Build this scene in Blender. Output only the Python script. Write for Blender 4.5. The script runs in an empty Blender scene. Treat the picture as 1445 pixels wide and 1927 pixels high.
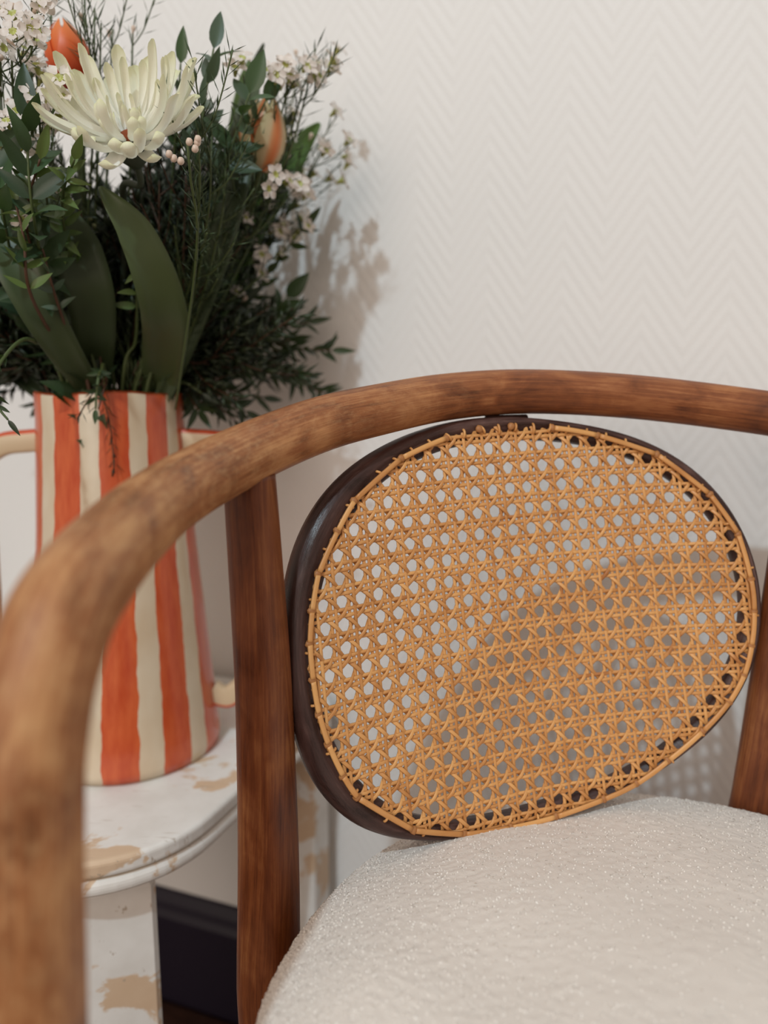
import bpy, math, random
import numpy as np
from mathutils import Matrix, Vector
random.seed(7); rng = np.random.default_rng(7)
S = bpy.context.scene
COL = S.collection

# ------------------------------------------------------------------ camera
EYE = np.array([0, 0, .78]); FPX = 1450.0; PITCH = math.radians(9.3)
cam = bpy.data.cameras.new('camera'); co = bpy.data.objects.new('camera', cam); COL.objects.link(co)
co.location = EYE; co.rotation_euler = (math.radians(90) - PITCH, 0, 0)
cam.sensor_fit = 'VERTICAL'; cam.sensor_height = 36; cam.lens = 36 * FPX / 1927
cam.clip_start = .01; cam.clip_end = 50
cam.dof.use_dof = True; cam.dof.focus_distance = .475; cam.dof.aperture_fstop = 3.4
S.camera = co
# ------------------------------------------------------------------ light
w = bpy.data.worlds.new('room_light'); S.world = w; w.use_nodes = True
w.node_tree.nodes['Background'].inputs[0].default_value = (1.0, .84, .71, 1)
w.node_tree.nodes['Background'].inputs[1].default_value = .46
ld = bpy.data.lights.new('ceiling_lamp', 'POINT'); ld.energy = 176; ld.color = (.72, .90, 1.0); ld.shadow_soft_size = .048
lo = bpy.data.objects.new('ceiling_lamp', ld); COL.objects.link(lo); lo.location = (-.66, -1.58, 3.2)
# added soft fill behind the camera, standing in for light bounced round the room
al = bpy.data.lights.new('bounce_fill', 'AREA'); al.shape = 'DISK'; al.size = 1.6; al.energy = 23; al.color = (1, .84, .72)
ao = bpy.data.objects.new('bounce_fill', al); COL.objects.link(ao); ao.location = (-.85, -1.9, 1.55)
ao.rotation_euler = (Vector((.15, .6, .75)) - ao.location).to_track_quat('-Z', 'Y').to_euler()
vs = S.view_settings; vs.view_transform = 'Standard'; vs.look = 'None'; vs.gamma = 1; vs.use_curve_mapping = False
vs.exposure = 0.0

def at(px, py, zc):
    """a point seen at that pixel, zc metres in front of the lens"""
    cx = (px - 722.5) / FPX; cy = (py - 963.5) / FPX
    r = np.array([cx, math.cos(PITCH) - cy * math.sin(PITCH), -(math.sin(PITCH) + cy * math.cos(PITCH))])
    return EYE + r * zc

# ------------------------------------------------------------------ helpers
WORLD = {}
def tag(o, label=None, cat=None, group=None, kind=None):
    if label: o['label'] = label
    if cat: o['category'] = cat
    if group: o['group'] = group
    if kind: o['kind'] = kind
    return o
def thing(name, loc, label, cat, group=None):
    o = bpy.data.objects.new(name, None); COL.objects.link(o)
    o.location = [float(x) for x in loc]; o.empty_display_size = .02
    WORLD[o] = Matrix.Translation(o.location)
    return tag(o, label, cat, group)
def mesh(name, V, F, mats, smooth=True, uv=None, mi=None):
    me = bpy.data.meshes.new(name)
    V = np.asarray(V, float)
    me.from_pydata([tuple(v) for v in V.tolist()], [], F if isinstance(F, list) else F.tolist())
    for m in (mats if isinstance(mats, (list, tuple)) else [mats]): me.materials.append(m)
    if smooth: me.polygons.foreach_set('use_smooth', [True] * len(me.polygons))
    if mi is not None: me.polygons.foreach_set('material_index', mi)
    if uv is not None:
        L = me.uv_layers.new(name='UVMap'); vi = np.empty(len(me.loops), int); me.loops.foreach_get('vertex_index', vi)
        L.data.foreach_set('uv', np.asarray(uv, float)[vi].ravel())
    me.update(); return me
def link(name, me, parent=None, M=None):
    """M is the world matrix; children keep it relative to their parent"""
    o = bpy.data.objects.new(name, me); COL.objects.link(o)
    M = M or Matrix.Identity(4); WORLD[o] = M
    if parent is not None:
        o.parent = parent; o.matrix_basis = WORLD[parent].inverted() @ M
    else: o.matrix_basis = M
    return o
def part(name, V, F, mat, parent=None, **k):
    """geometry given in world coordinates"""
    return link(name, mesh(name, V, F, mat, **k), parent)
def curve(P, n=8):
    P = np.asarray(P, float); out = []
    for i in range(len(P) - 1):
        a, b, c, d = P[max(i - 1, 0)], P[i], P[i + 1], P[min(i + 2, len(P) - 1)]
        t = (np.arange(n) / n)[:, None]
        out.append(.5 * (2 * b + (c - a) * t + (2 * a - 5 * b + 4 * c - d) * t * t + (3 * b - a - 3 * c + d) * t ** 3))
    return np.vstack(out + [P[-1:]])
def frames(P, up=None):
    T = np.gradient(P, axis=0); T /= np.linalg.norm(T, axis=1)[:, None] + 1e-12
    N = np.zeros_like(P)
    u = np.array(up if up is not None else ([0, 0, 1] if abs(T[0][2]) < .9 else [1, 0, 0]), float)
    for i in range(len(P)):
        u = u - T[i] * (u @ T[i]); u /= np.linalg.norm(u) + 1e-12; N[i] = u
    return T, N, np.cross(T, N)
def tube(P, R, n=10, sec=None, up=None, caps=True):
    """swept tube -> V, F, uv (metres along, metres round). sec: (n,2) unit section, R scales it"""
    P = np.asarray(P, float); m = len(P); R = np.broadcast_to(np.asarray(R, float), (m,))
    T, N, B = frames(P, up)
    if sec is None:
        a = np.arange(n) / n * 2 * math.pi; sec = np.stack([np.cos(a), np.sin(a)], 1)
    n = len(sec)
    V = P[:, None] + R[:, None, None] * (sec[None, :, :1] * N[:, None] + sec[None, :, 1:] * B[:, None])
    L = np.concatenate([[0], np.cumsum(np.linalg.norm(np.diff(P, axis=0), axis=1))])
    a2 = np.abs(np.arange(n) / n * 2 - 1) * math.pi
    uv = np.stack([np.repeat(L, n), (R[:, None] * a2[None]).ravel()], 1)
    F = []
    for i in range(m - 1):
        for j in range(n):
            k = (j + 1) % n; F.append((i * n + j, i * n + k, (i + 1) * n + k, (i + 1) * n + j))
    if caps: F.append(tuple(range(n))[::-1]); F.append(tuple((m - 1) * n + j for j in range(n)))
    return V.reshape(-1, 3), F, uv
class Join:
    def __init__(s): s.V = []; s.F = []; s.U = []; s.n = 0
    def add(s, V, F, uv=None):
        s.V.append(np.asarray(V, float)); s.F += [tuple(i + s.n for i in f) for f in F]
        s.U.append(np.asarray(uv, float) if uv is not None else np.zeros((len(V), 2))); s.n += len(V)
    def out(s, name, mat, parent=None, **k):
        return part(name, np.vstack(s.V), s.F, mat, parent, uv=np.vstack(s.U), **k)
    def mesh(s, name, mat, **k): return mesh(name, np.vstack(s.V), s.F, mat, uv=np.vstack(s.U), **k)
def lathe(prof, n=64, c=(0, 0)):
    prof = np.asarray(prof, float); a = np.arange(n) / n * 2 * math.pi
    V = np.stack([c[0] + prof[:, :1] * np.sin(a), c[1] - prof[:, :1] * np.cos(a), np.repeat(prof[:, 1:], n, 1)], -1)
    F = [(i * n + j, i * n + (j + 1) % n, (i + 1) * n + (j + 1) % n, (i + 1) * n + j) for i in range(len(prof) - 1) for j in range(n)]
    return V.reshape(-1, 3), F, a
def prism(poly, z0, z1, bev=.003):
    """rounded slab from a plan outline"""
    poly = np.asarray(poly, float); n = len(poly); c = poly.mean(0)
    d = np.roll(poly, -1, 0) - np.roll(poly, 1, 0); nr = np.stack([d[:, 1], -d[:, 0]], 1); nr /= np.linalg.norm(nr, axis=1)[:, None]
    rings = []
    for k in range(5):
        a = k / 4 * math.pi / 2; rings.append((bev * (1 - math.sin(a)), z0 + bev * (1 - math.cos(a))))
    for k in range(5):
        a = k / 4 * math.pi / 2; rings.append((bev * (1 - math.cos(a)), z1 - bev * (1 - math.sin(a))))
    V = np.vstack([np.c_[poly - nr * r, np.full(n, z)] for r, z in rings])
    F = [(i * n + j, i * n + (j + 1) % n, (i + 1) * n + (j + 1) % n, (i + 1) * n + j) for i in range(len(rings) - 1) for j in range(n)]
    F.append(tuple(range(n))[::-1]); F.append(tuple((len(rings) - 1) * n + j for j in range(n)))
    return V, F
def box(x0, x1, y0, y1, z0, z1):
    V = [(x, y, z) for z in (z0, z1) for y in (y0, y1) for x in (x0, x1)]
    return np.array(V, float), [(0, 2, 3, 1), (4, 5, 7, 6), (0, 1, 5, 4), (2, 6, 7, 3), (0, 4, 6, 2), (1, 3, 7, 5)]

# ------------------------------------------------------------------ materials
class M:
    def __init__(s, name):
        s.m = bpy.data.materials.new(name); s.m.use_nodes = True; s.t = s.m.node_tree; s.b = s.t.nodes['Principled BSDF']
    def n(s, kind, **k):
        nd = s.t.nodes.new(kind)
        for a, v in k.items(): setattr(nd, a, v)
        return nd
    def l(s, a, b): s.t.links.new(a, b)
    def val(s, **k):
        for a, v in k.items():
            i = s.b.inputs[a.replace('_', ' ')]
            i.default_value = (*v, 1) if isinstance(v, tuple) and len(v) == 3 else v
        return s
    def coord(s, which='Object', scale=(1, 1, 1)):
        tc = s.n('ShaderNodeTexCoord'); mp = s.n('ShaderNodeMapping'); s.l(tc.outputs[which], mp.inputs[0]); mp.inputs['Scale'].default_value = scale
        return mp.outputs[0]
    def noise(s, vec, scale, detail=3, rough=.55, dist=0):
        nd = s.n('ShaderNodeTexNoise'); s.l(vec, nd.inputs['Vector']); nd.inputs['Scale'].default_value = scale
        nd.inputs['Detail'].default_value = detail; nd.inputs['Roughness'].default_value = rough; nd.inputs['Distortion'].default_value = dist
        return nd.outputs['Fac']
    def ramp(s, f, stops, interp='LINEAR'):
        r = s.n('ShaderNodeValToRGB'); s.l(f, r.inputs[0]); e = r.color_ramp.elements; r.color_ramp.interpolation = interp
        while len(e) < len(stops): e.new(.5)
        for el, (p, c) in zip(e, stops): el.position = p; el.color = (*c, 1) if len(c) == 3 else c
        return r.outputs[0]
    def mix(s, f, a, b, mode='MIX'):
        x = s.n('ShaderNodeMix', data_type='RGBA', blend_type=mode)
        for i, v in ((0, f), (6, a), (7, b)):
            if hasattr(v, 'is_linked') or hasattr(v, 'links'): s.l(v, x.inputs[i])
            else: x.inputs[i].default_value = v if i == 0 else (*v, 1)
        return x.outputs[2]
    def math(s, op, a, b=None, c=None):
        x = s.n('ShaderNodeMath', operation=op)
        for i, v in enumerate((a, b, c)):
            if v is None: continue
            if hasattr(v, 'links'): s.l(v, x.inputs[i])
            else: x.inputs[i].default_value = v
        return x.outputs[0]
    def color(s, o): s.l(o, s.b.inputs['Base Color']); return s
    def bump(s, h, dist, strength=1):
        b = s.n('ShaderNodeBump'); s.l(h, b.inputs['Height']); b.inputs['Distance'].default_value = dist; b.inputs['Strength'].default_value = strength
        s.l(b.outputs[0], s.b.inputs['Normal']); return s
    def trans(s, col, f):
        """thin leaf or petal: some light passes through"""
        out = s.t.nodes['Material Output']; tr = s.n('ShaderNodeBsdfTranslucent'); mx = s.n('ShaderNodeMixShader')
        if hasattr(col, 'links'): s.l(col, tr.inputs[0])
        else: tr.inputs[0].default_value = (*col, 1)
        mx.inputs[0].default_value = f; s.l(s.b.outputs[0], mx.inputs[1]); s.l(tr.outputs[0], mx.inputs[2]); s.l(mx.outputs[0], out.inputs[0]); return s
def wood(name, dark, mid, light, rough=.38, mott=.5, grain=1.0, worn=False):
    m = M(name).val(Roughness=rough, Specular_IOR_Level=.4)
    g = m.noise(m.coord('UV', (14, 420, 1)), 1, 4, .6, .4)
    fine = m.noise(m.coord('UV', (60, 1500, 1)), 1, 3, .6)
    b = m.noise(m.coord('UV', (28, 60, 1)), 1, 4, .6, .6)
    big = m.noise(m.coord('UV', (7, 18, 1)), 1, 2)
    f = m.math('ADD', m.math('MULTIPLY', g, .30 * grain), m.math('ADD', m.math('MULTIPLY', b, mott), m.math('MULTIPLY', big, .7 - mott * .5)))
    f = m.math('ADD', f, m.math('MULTIPLY', fine, .12 * grain))
    tot = .30 * grain + mott + .7 - mott * .5 + .12 * grain
    f = m.math('DIVIDE', f, tot)
    col = m.ramp(f, [(.38, dark), (.5, mid), (.61, light)])
    if worn:                                        # the arms are rubbed paler than the back of the rail
        tcu = m.n('ShaderNodeTexCoord'); sxu = m.n('ShaderNodeSeparateXYZ'); m.l(tcu.outputs['UV'], sxu.inputs[0])
        wx = m.math('ADD', sxu.outputs[0], m.math('MULTIPLY', m.noise(m.coord('UV', (9, 14, 1)), 1, 3), .22))
        k1 = m.ramp(m.math('MULTIPLY', wx, .5), [(.49, (1,) * 3), (.60, (0,) * 3)])
        sp = m.ramp(m.noise(m.coord('UV', (130, 260, 1)), 1, 4, .75), [(.48, (0,) * 3), (.62, (1,) * 3)])
        col2 = m.ramp(f, [(.38, (.12, .040, .014)), (.5, (.32, .125, .045)), (.61, (.54, .28, .12))])
        col2 = m.mix(m.math('MULTIPLY', sp, .34), col2, (.60, .36, .17))
        dk = m.ramp(m.noise(m.coord('UV', (22, 30, 1)), 1, 3, .6), [(.62, (0,) * 3), (.74, (.55,) * 3)])
        col2 = m.mix(dk, col2, (.13, .05, .022))
        col = m.mix(k1, col, col2)
    sc = m.ramp(m.noise(m.coord('UV', (50, 420, 1)), 1, 2, .7), [(.68, (0,) * 3), (.76, (.55,) * 3)])
    m.color(m.mix(sc, col, dark))
    m.l(m.ramp(b, [(.3, (rough - .1,) * 3), (.7, (rough + .15,) * 3)]), m.b.inputs['Roughness'])
    return m.bump(m.math('ADD', fine, m.math('MULTIPLY', b, .6)), .0006, .35).m
MAT = {}
MAT['rail'] = wood('bentwood_brown', (.09, .024, .008), (.25, .078, .024), (.44, .18, .066), .5, .62, 1.5, True)
MAT['post'] = wood('post_brown', (.065, .014, .004), (.165, .044, .012), (.29, .105, .032), .40, .35, 1.6)
MAT['oval'] = wood('oval_dark_brown', (.022, .010, .008), (.062, .029, .024), (.14, .075, .062), .30, .6)
m = M('cane').val(Roughness=.42)
oi = m.n('ShaderNodeObjectInfo')
c1 = m.ramp(oi.outputs['Random'], [(0, (.48, .195, .050)), (.5, (.60, .270, .080)), (1, (.72, .37, .125))])
n1 = m.noise(m.coord('UV', (60, 300, 1)), 1, 3)
n2 = m.noise(m.coord('UV', (9, 9, 1)), 3, 2)
c2 = m.mix(m.ramp(n1, [(.35, (0,) * 3), (.7, (.45,) * 3)]), c1, (.78, .43, .17))
c3 = m.mix(m.ramp(n2, [(.64, (0,) * 3), (.72, (.6,) * 3)]), c2, (.34, .11, .03))
m.color(c3).bump(m.noise(m.coord('UV', (40, 2500, 1)), 1, 2), .0002, .4)
MAT['cane'] = m.m
MAT['knot'] = M('cane_knot').val(Base_Color=(.40, .17, .055), Roughness=.55).m

WSHIFT = 4.966
m = M('wallpaper').val(Roughness=.62, Specular_IOR_Level=.35)
tc = m.n('ShaderNodeTexCoord'); sx = m.n('ShaderNodeSeparateXYZ'); m.l(tc.outputs['Object'], sx.inputs[0])
X, Z = sx.outputs[0], sx.outputs[2]
tri = m.math('PINGPONG', m.math('ADD', X, WSHIFT), .0352)
h = m.math('ADD', Z, m.math('MULTIPLY', tri, 1.45))
wv = m.math('SINE', m.math('MULTIPLY', h, 2 * math.pi / .0165))
wv = m.math('MULTIPLY', m.math('ADD', wv, 1), .5)
nz = m.noise(m.coord('Object', (1, 1, 1)), 420, 2, .6)
nz2 = m.noise(m.coord('Object', (1, 1, 1)), 120, 2, .6)
hh = m.math('ADD', m.math('MULTIPLY', wv, .60), m.math('ADD', m.math('MULTIPLY', nz, .45), m.math('MULTIPLY', nz2, .25)))
m.bump(hh, .0011, .36)
m.color(m.mix(m.ramp(m.noise(m.coord('Object'), 3, 2), [(.35, (0,) * 3), (.65, (1,) * 3)]), (.82, .815, .80), (.84, .83, .815)))
MAT['wall'] = m.m
MAT['baseboard'] = M('navy_paint').val(Base_Color=(.014, .010, .022), Roughness=.45).m
MAT['floor'] = wood('floor_brown', (.02, .008, .005), (.05, .02, .012), (.09, .035, .02), .4, .4)
m = M('distressed_white').val(Roughness=.6)
v = m.coord('Object', (1, 1, 1))
pa = m.noise(v, 14, 5, .62, .5); pb = m.noise(m.coord('Object', (9, 120, 60)), 1, 4, .6)
paint = m.mix(m.ramp(m.noise(v, 30, 3), [(.3, (0,) * 3), (.7, (1,) * 3)]), (.76, .74, .70), (.86, .85, .82))
bare = m.mix(pb, (.62, .44, .29), (.72, .55, .39))
c = m.mix(m.ramp(pa, [(.56, (0,) * 3), (.59, (1,) * 3)]), paint, bare)
cr = m.ramp(m.noise(m.coord('Object', (16, 260, 60)), 1, 3, .7), [(.66, (0,) * 3), (.70, (.8,) * 3)])
c = m.mix(cr, c, (.42, .34, .26))
m.color(c).bump(pa, .0012, .5)
MAT['table'] = m.m
MAT['edge'] = M('worn_edge').val(Base_Color=(.40, .32, .22), Roughness=.7).m

m = M('boucle').val(Roughness=.85, Sheen_Weight=.35, Sheen_Roughness=.5, Base_Color=(.755, .70, .64))
m.bump(m.noise(m.coord('Object'), 900, 3, .6), .0007, .35)
MAT['boucle'] = m.m
MAT['pile'] = M('pile').val(Base_Color=(.86, .81, .75), Roughness=.42, Specular_IOR_Level=.6).m
def leafmat(name, c1, c2, rough=.42, tr=.18, sc=60):
    m = M(name).val(Roughness=rough)
    oi = m.n('ShaderNodeObjectInfo')
    n_ = m.noise(m.coord('Object'), sc, 3)
    f = m.math('MULTIPLY', m.math('ADD', n_, oi.outputs['Random']), .5)
    c = m.ramp(f, [(.25, c1), (.75, c2)])
    m.color(c); return m.trans(m.mix(.5, c, (.2, .32, .04)), tr).m
MAT['leaf'] = leafmat('leaf_green', (.022, .048, .024), (.055, .105, .045))
MAT['leaf_light'] = leafmat('leaf_light_green', (.07, .12, .035), (.14, .21, .06))
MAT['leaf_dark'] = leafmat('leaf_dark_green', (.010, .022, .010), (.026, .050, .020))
MAT['leaf_grey'] = leafmat('leaf_grey_green', (.06, .095, .065), (.11, .16, .11))
MAT['needle'] = leafmat('needle_green', (.020, .042, .016), (.06, .10, .035), .5, .1)
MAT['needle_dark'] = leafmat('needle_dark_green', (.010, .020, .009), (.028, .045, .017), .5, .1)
MAT['tleaf'] = leafmat('tulip_leaf_green', (.042, .066, .032), (.075, .108, .040), .45, .13, 14)
MAT['tleaf_bright'] = leafmat('tulip_leaf_bright', (.055, .125, .03), (.12, .23, .05), .42, .2, 14)
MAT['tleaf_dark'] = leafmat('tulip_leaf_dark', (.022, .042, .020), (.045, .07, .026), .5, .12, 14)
MAT['stem'] = M('green_stem').val(Base_Color=(.07, .10, .03), Roughness=.5).m
MAT['stem_red'] = M('reddish_stem').val(Base_Color=(.085, .038, .018), Roughness=.55).m
m = M('cream_petal').val(Roughness=.5, Subsurface_Weight=.0)
cy = m.n('ShaderNodeTexCoord'); sy = m.n('ShaderNodeSeparateXYZ'); m.l(cy.outputs['UV'], sy.inputs[0])
pc = m.ramp(sy.outputs[0], [(0, (.97, .97, .95)), (.5, (.97, .96, .89)), (.85, (.93, .93, .76)), (1, (.80, .82, .48))])
m.color(pc).trans((.95, .94, .80), .30).bump(m.noise(m.coord('UV', (3, 30, 1)), 1, 2), .0006, .4); MAT['petal'] = m.m
MAT['disc'] = M('orange_brown_disc').val(Base_Color=(.32, .07, .018), Roughness=.7).m
MAT['calyx'] = M('calyx').val(Base_Color=(.04, .055, .03), Roughness=.6).m
m = M('orange_petal').val(Roughness=.4); sy = m.n('ShaderNodeSeparateXYZ'); cy = m.n('ShaderNodeTexCoord'); m.l(cy.outputs['UV'], sy.inputs[0])
m.color(m.ramp(sy.outputs[0], [(0, (.62, .04, .01)), (.5, (.80, .15, .035)), (1, (.86, .30, .10))])).trans((.8, .12, .02), .25); MAT['tulip'] = m.m
m = M('peach_petal').val(Roughness=.45); sy = m.n('ShaderNodeSeparateXYZ'); cy = m.n('ShaderNodeTexCoord'); m.l(cy.outputs['UV'], sy.inputs[0])
m.color(m.ramp(m.math('ABSOLUTE', sy.outputs[1]), [(0, (.85, .24, .07)), (.22, (.82, .34, .14)), (.42, (.76, .60, .36)), (1, (.62, .56, .30))])).trans((.8, .4, .15), .25); MAT['tulip_pale'] = m.m
MAT['wax'] = M('waxflower_white').val(Base_Color=(.84, .77, .72), Roughness=.45).trans((.85, .78, .7), .3).m
MAT['wax_cup'] = M('waxflower_cup').val(Base_Color=(.42, .44, .12), Roughness=.4).m
MAT['bud'] = M('pinkish_bud').val(Base_Color=(.66, .52, .42), Roughness=.4).m
MAT['seed'] = M('green_seed').val(Base_Color=(.20, .22, .10), Roughness=.5).m

m = M('striped_glaze').val(Roughness=.28, Coat_Weight=.3, Coat_Roughness=.15)
cy = m.n('ShaderNodeTexCoord'); sy = m.n('ShaderNodeSeparateXYZ'); m.l(cy.outputs['UV'], sy.inputs[0])
nw = m.noise(m.coord('UV', (4, 5, 1)), 3, 2)
ang = m.math('ADD', sy.outputs[0], m.math('MULTIPLY', m.math('SUBTRACT', nw, .5), .010))
cream = m.mix(m.ramp(m.noise(m.coord('UV', (9, 3, 1)), 2, 2), [(.3, (0,) * 3), (.7, (1,) * 3)]), (.62, .49, .34), (.70, .60, .455))
org = m.mix(m.ramp(m.noise(m.coord('UV', (26, 4, 1)), 2, 3), [(.3, (0,) * 3), (.72, (1,) * 3)]), (.50, .060, .014), (.66, .135, .040))
dg = lambda a: (a + 180) / 360
ed = [-160, -140, -118, -98, -90, -58, -43.8, -23, -8.6, 12.6, 27.8, 47.5, 59, 84, 100, 122, 140, 162]
# stops alternate cream / orange, starting with orange at each even entry
st = [(0, (0,) * 3)]
for i, a in enumerate([-165, -142, -125, -100, -82, -41, -26, -4, 10, 31, 46, 66, 79, 103, 122, 150]):
    st.append((dg(a), (1,) * 3 if i % 2 == 0 else (0,) * 3))
mask = m.ramp(ang, st, 'CONSTANT')
rim = m.math('GREATER_THAN', sy.outputs[1], .995)
c = m.mix(mask, cream, org); c = m.mix(rim, c, (.30, .06, .02))
m.color(c).bump(m.noise(m.coord('Object'), 60, 2), .001, .25)
MAT['vase'] = m.m
MAT['glaze'] = M('cream_glaze').val(Base_Color=(.62, .48, .31), Roughness=.3).m
MAT['glaze_orange'] = M('orange_glaze').val(Base_Color=(.62, .09, .025), Roughness=.35).m
MAT['vase_in'] = M('vase_inside').val(Base_Color=(.25, .18, .12), Roughness=.5).m

# ------------------------------------------------------------------ setting
TH = math.radians(21)                               # the wall recedes to the left of the view
SV = np.array([math.cos(TH), -math.sin(TH)]); NV = np.array([math.sin(TH), math.cos(TH)])
WN = .7355                                          # distance of the wall plane along NV
def sn(s, n): return SV * s + NV * n
def place(o, x=0, y=0, z=0):
    p = sn(x, y); o.location = (p[0], p[1], z); o.rotation_euler = (0, 0, -TH); return o
V, F = box(-1.9, 1.6, 0, .12, 0, 2.7)
wall = tag(part('wall_back', V, F, MAT['wall'], smooth=False), 'off-white wall papered with raised herringbone relief', kind='structure'); place(wall, 0, WN)
J = Join(); prof = [(0, 0), (-.016, 0), (-.016, .118), (-.012, .126), (-.010, .135), (-.004, .146), (0, .148)]
V = np.array([(x, p[0], p[1]) for x in (-1.9, 1.6) for p in prof]); n = len(prof)
F = [(i, i + n, (i + 1) % n + n, (i + 1) % n) for i in range(n)] + [tuple(range(n)), tuple(range(2 * n - 1, n - 1, -1))]
bb = tag(part('baseboard_back', V, F, MAT['baseboard'], smooth=False), 'dark navy baseboard along the wall', kind='structure'); place(bb, 0, WN - .0005)
V, F = box(-1.9, 1.6, -2.6, .12, -.05, -.012)
fl = tag(part('floor', V, F, MAT['floor'], smooth=False), 'dark brown wooden floor', kind='structure'); place(fl, 0, WN)
WORLD[fl] = Matrix.Identity(4)
V, F = prism([(0, 0), (2.2, 0), (2.2, .088), (0, .088)], -.012, 0, .0015)
V2 = V.copy(); uvp = V[:, :2]
pm = mesh('plank', V, F, MAT['floor'], smooth=False, uv=uvp)
for i in range(12):
    o = bpy.data.objects.new('plank', pm); COL.objects.link(o); o.parent = fl
    o.location = (-1.6 + (i % 3) * .13, -.018 - .0895 * (i + 1), 0)

# ------------------------------------------------------------------ white side table
tb = thing('side_table', (*sn(-.56, .55), 0), 'chipped white-painted side table with a rounded corner, under the striped vase', 'table')
def outline(s0, s1, n0, n1, r, k=14):
    P = []
    for (cs, cn, a0) in ((s1 - r, n0 + r, -90), (s1 - r * .4, n1 - r * .4, 0), (s0 + r * .4, n1 - r * .4, 90), (s0 + r, n0 + r, 180)):
        rr = r if a0 in (-90, 180) else r * .4
        for i in range(k + 1):
            a = math.radians(a0 + 90 * i / k); P.append((cs + rr * math.cos(a), cn + rr * math.sin(a)))
    return np.array(P)
def local_part(name, V, F, mat, parent, **k):
    V = np.asarray(V, float); W = V.copy(); W[:, :2] = V[:, :1] * SV + V[:, 1:2] * NV
    return part(name, W, F, mat, parent, **k)
V, F = prism(outline(-.80, -.325, .366, WN - .012, .105), .436, .450, .004)
local_part('table_top', V, F, MAT['table'], tb, smooth=False)
V, F = prism(outline(-.797, -.328, .369, WN - .013, .103), .4345, .4375, .0006)
local_part('edge_groove', V, F, MAT['edge'], tb, smooth=False)
V, F = prism(outline(-.80, -.325, .366, WN - .012, .105), .421, .4350, .006)
local_part('lower_top', V, F, MAT['table'], tb, smooth=False)
def leg(s, n, hw, turn=0.0):
    secs = [(.421, hw), (.409, hw * .93), (.405, hw), (.2, hw * 1.0), (0, hw * .8)]
    J = Join()
    V = []; F = []
    for z, h in secs:
        b = h * .12
        for (a, c) in ((-h + b, -h), (h - b, -h), (h, -h + b), (h, h - b), (h - b, h), (-h + b, h), (-h, h - b), (-h, -h + b)): V.append((s + a * math.cos(turn) - c * math.sin(turn), n + a * math.sin(turn) + c * math.cos(turn), z))
    for i in range(len(secs) - 1):
        for j in range(8): F.append((i * 8 + j, (i + 1) * 8 + j, (i + 1) * 8 + (j + 1) % 8, i * 8 + (j + 1) % 8))
    F.append(tuple(range(8))); F.append(tuple(range(len(V) - 1, len(V) - 9, -1)))
    return local_part('leg', V, F, MAT['table'], tb, smooth=False)
leg(-.396, .438, .030, math.radians(42)); leg(-.356, .690, .019); leg(-.735, .430, .027); leg(-.765, .690, .019)

# ------------------------------------------------------------------ striped vase
VC = np.array([-.2385, .678]); VB = .4505
va = thing('vase', (*VC, VB), 'tall flared ceramic vase with orange and cream vertical stripes and two handles', 'vase')
prof = [(.0, 0), (.070, 0), (.0825, .002), (.0838, .010), (.0822, .030), (.0785, .07), (.0745, .115), (.0705, .160), (.0665, .21), (.0635, .26), (.0612, .30), (.0610, .322), (.0600, .3245),
        (.0575, .3235), (.056, .30), (.058, .25), (.064, .18), (.074, .08), (.076, .02), (0, .018)]
pr = np.array(prof); d = np.concatenate([[0], np.cumsum(np.hypot(*np.diff(pr, axis=0).T))])
nv = 96; V, F, a = lathe([(r, VB + z) for r, z in prof], nv, VC)
V = V.reshape(len(prof), nv, 3)
wob = 1 + .006 * np.sin(a * 3 + 1) + .004 * np.sin(a * 5)
V[:, :, :2] = VC + (V[:, :, :2] - VC) * wob[None, :, None]
V[10:14, :, 2] += .0012 * np.sin(a * 4)[None]
# uv: u = azimuth (with the slight twist of the painted stripes), v = height; an extra seam column at the back
V = np.concatenate([np.roll(V, nv // 2, 1), np.roll(V, nv // 2, 1)[:, :1]], 1); az = np.linspace(-180, 180, nv + 1)
U = np.zeros((len(prof), nv + 1, 2)); hz = (pr[:, 1] / .3245)
for i in range(len(prof)):
    U[i, :, 0] = (az + 8.5 * (1 - hz[i]) + 180) / 360; U[i, :, 1] = hz[i] if i < 13 else 1.2
F = [(i * (nv + 1) + j, i * (nv + 1) + j + 1, (i + 1) * (nv + 1) + j + 1, (i + 1) * (nv + 1) + j) for i in range(len(prof) - 1) for j in range(nv)]
mi = [0 if i < 13 else 1 for i in range(len(prof) - 1) for j in range(nv)]
part('body', V.reshape(-1, 3), F, [MAT['vase'], MAT['vase_in']], va, uv=U.reshape(-1, 2), mi=mi)
def handle(sgn, ro, tilt):
    P = [(.056, .283), (.072, .282), (ro - .022, .279), (ro - .005, .267), (ro, .245), (ro, .20), (ro + .001, .12), (ro - .004, .066), (ro - .02, .046), (.088, .044), (.078, .050)]
    P = curve([(VC[0] + sgn * r * math.cos(tilt), VC[1] + sgn * r * math.sin(tilt), VB + z) for r, z in P], 6)
    sec = []
    for k in range(16):
        t = k / 16 * 2 * math.pi; sec.append((np.sign(math.cos(t)) * abs(math.cos(t)) ** .45 * .0100, np.sign(math.sin(t)) * abs(math.sin(t)) ** .45 * .0065))
    V, F, uv = tube(P, 1.0, sec=np.array(sec), up=(0, 0, 1))
    mi = []
    for f in F:
        k = [i % 16 for i in f]; mi.append(1 if len(f) == 4 and all(q in (13, 14, 15, 0, 1, 2, 3) for q in k) else 0)
    part('handle', V, F, [MAT['glaze'], MAT['glaze_orange']], va, mi=mi)
handle(1, .118, .05); handle(-1, .116, .05)

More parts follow.
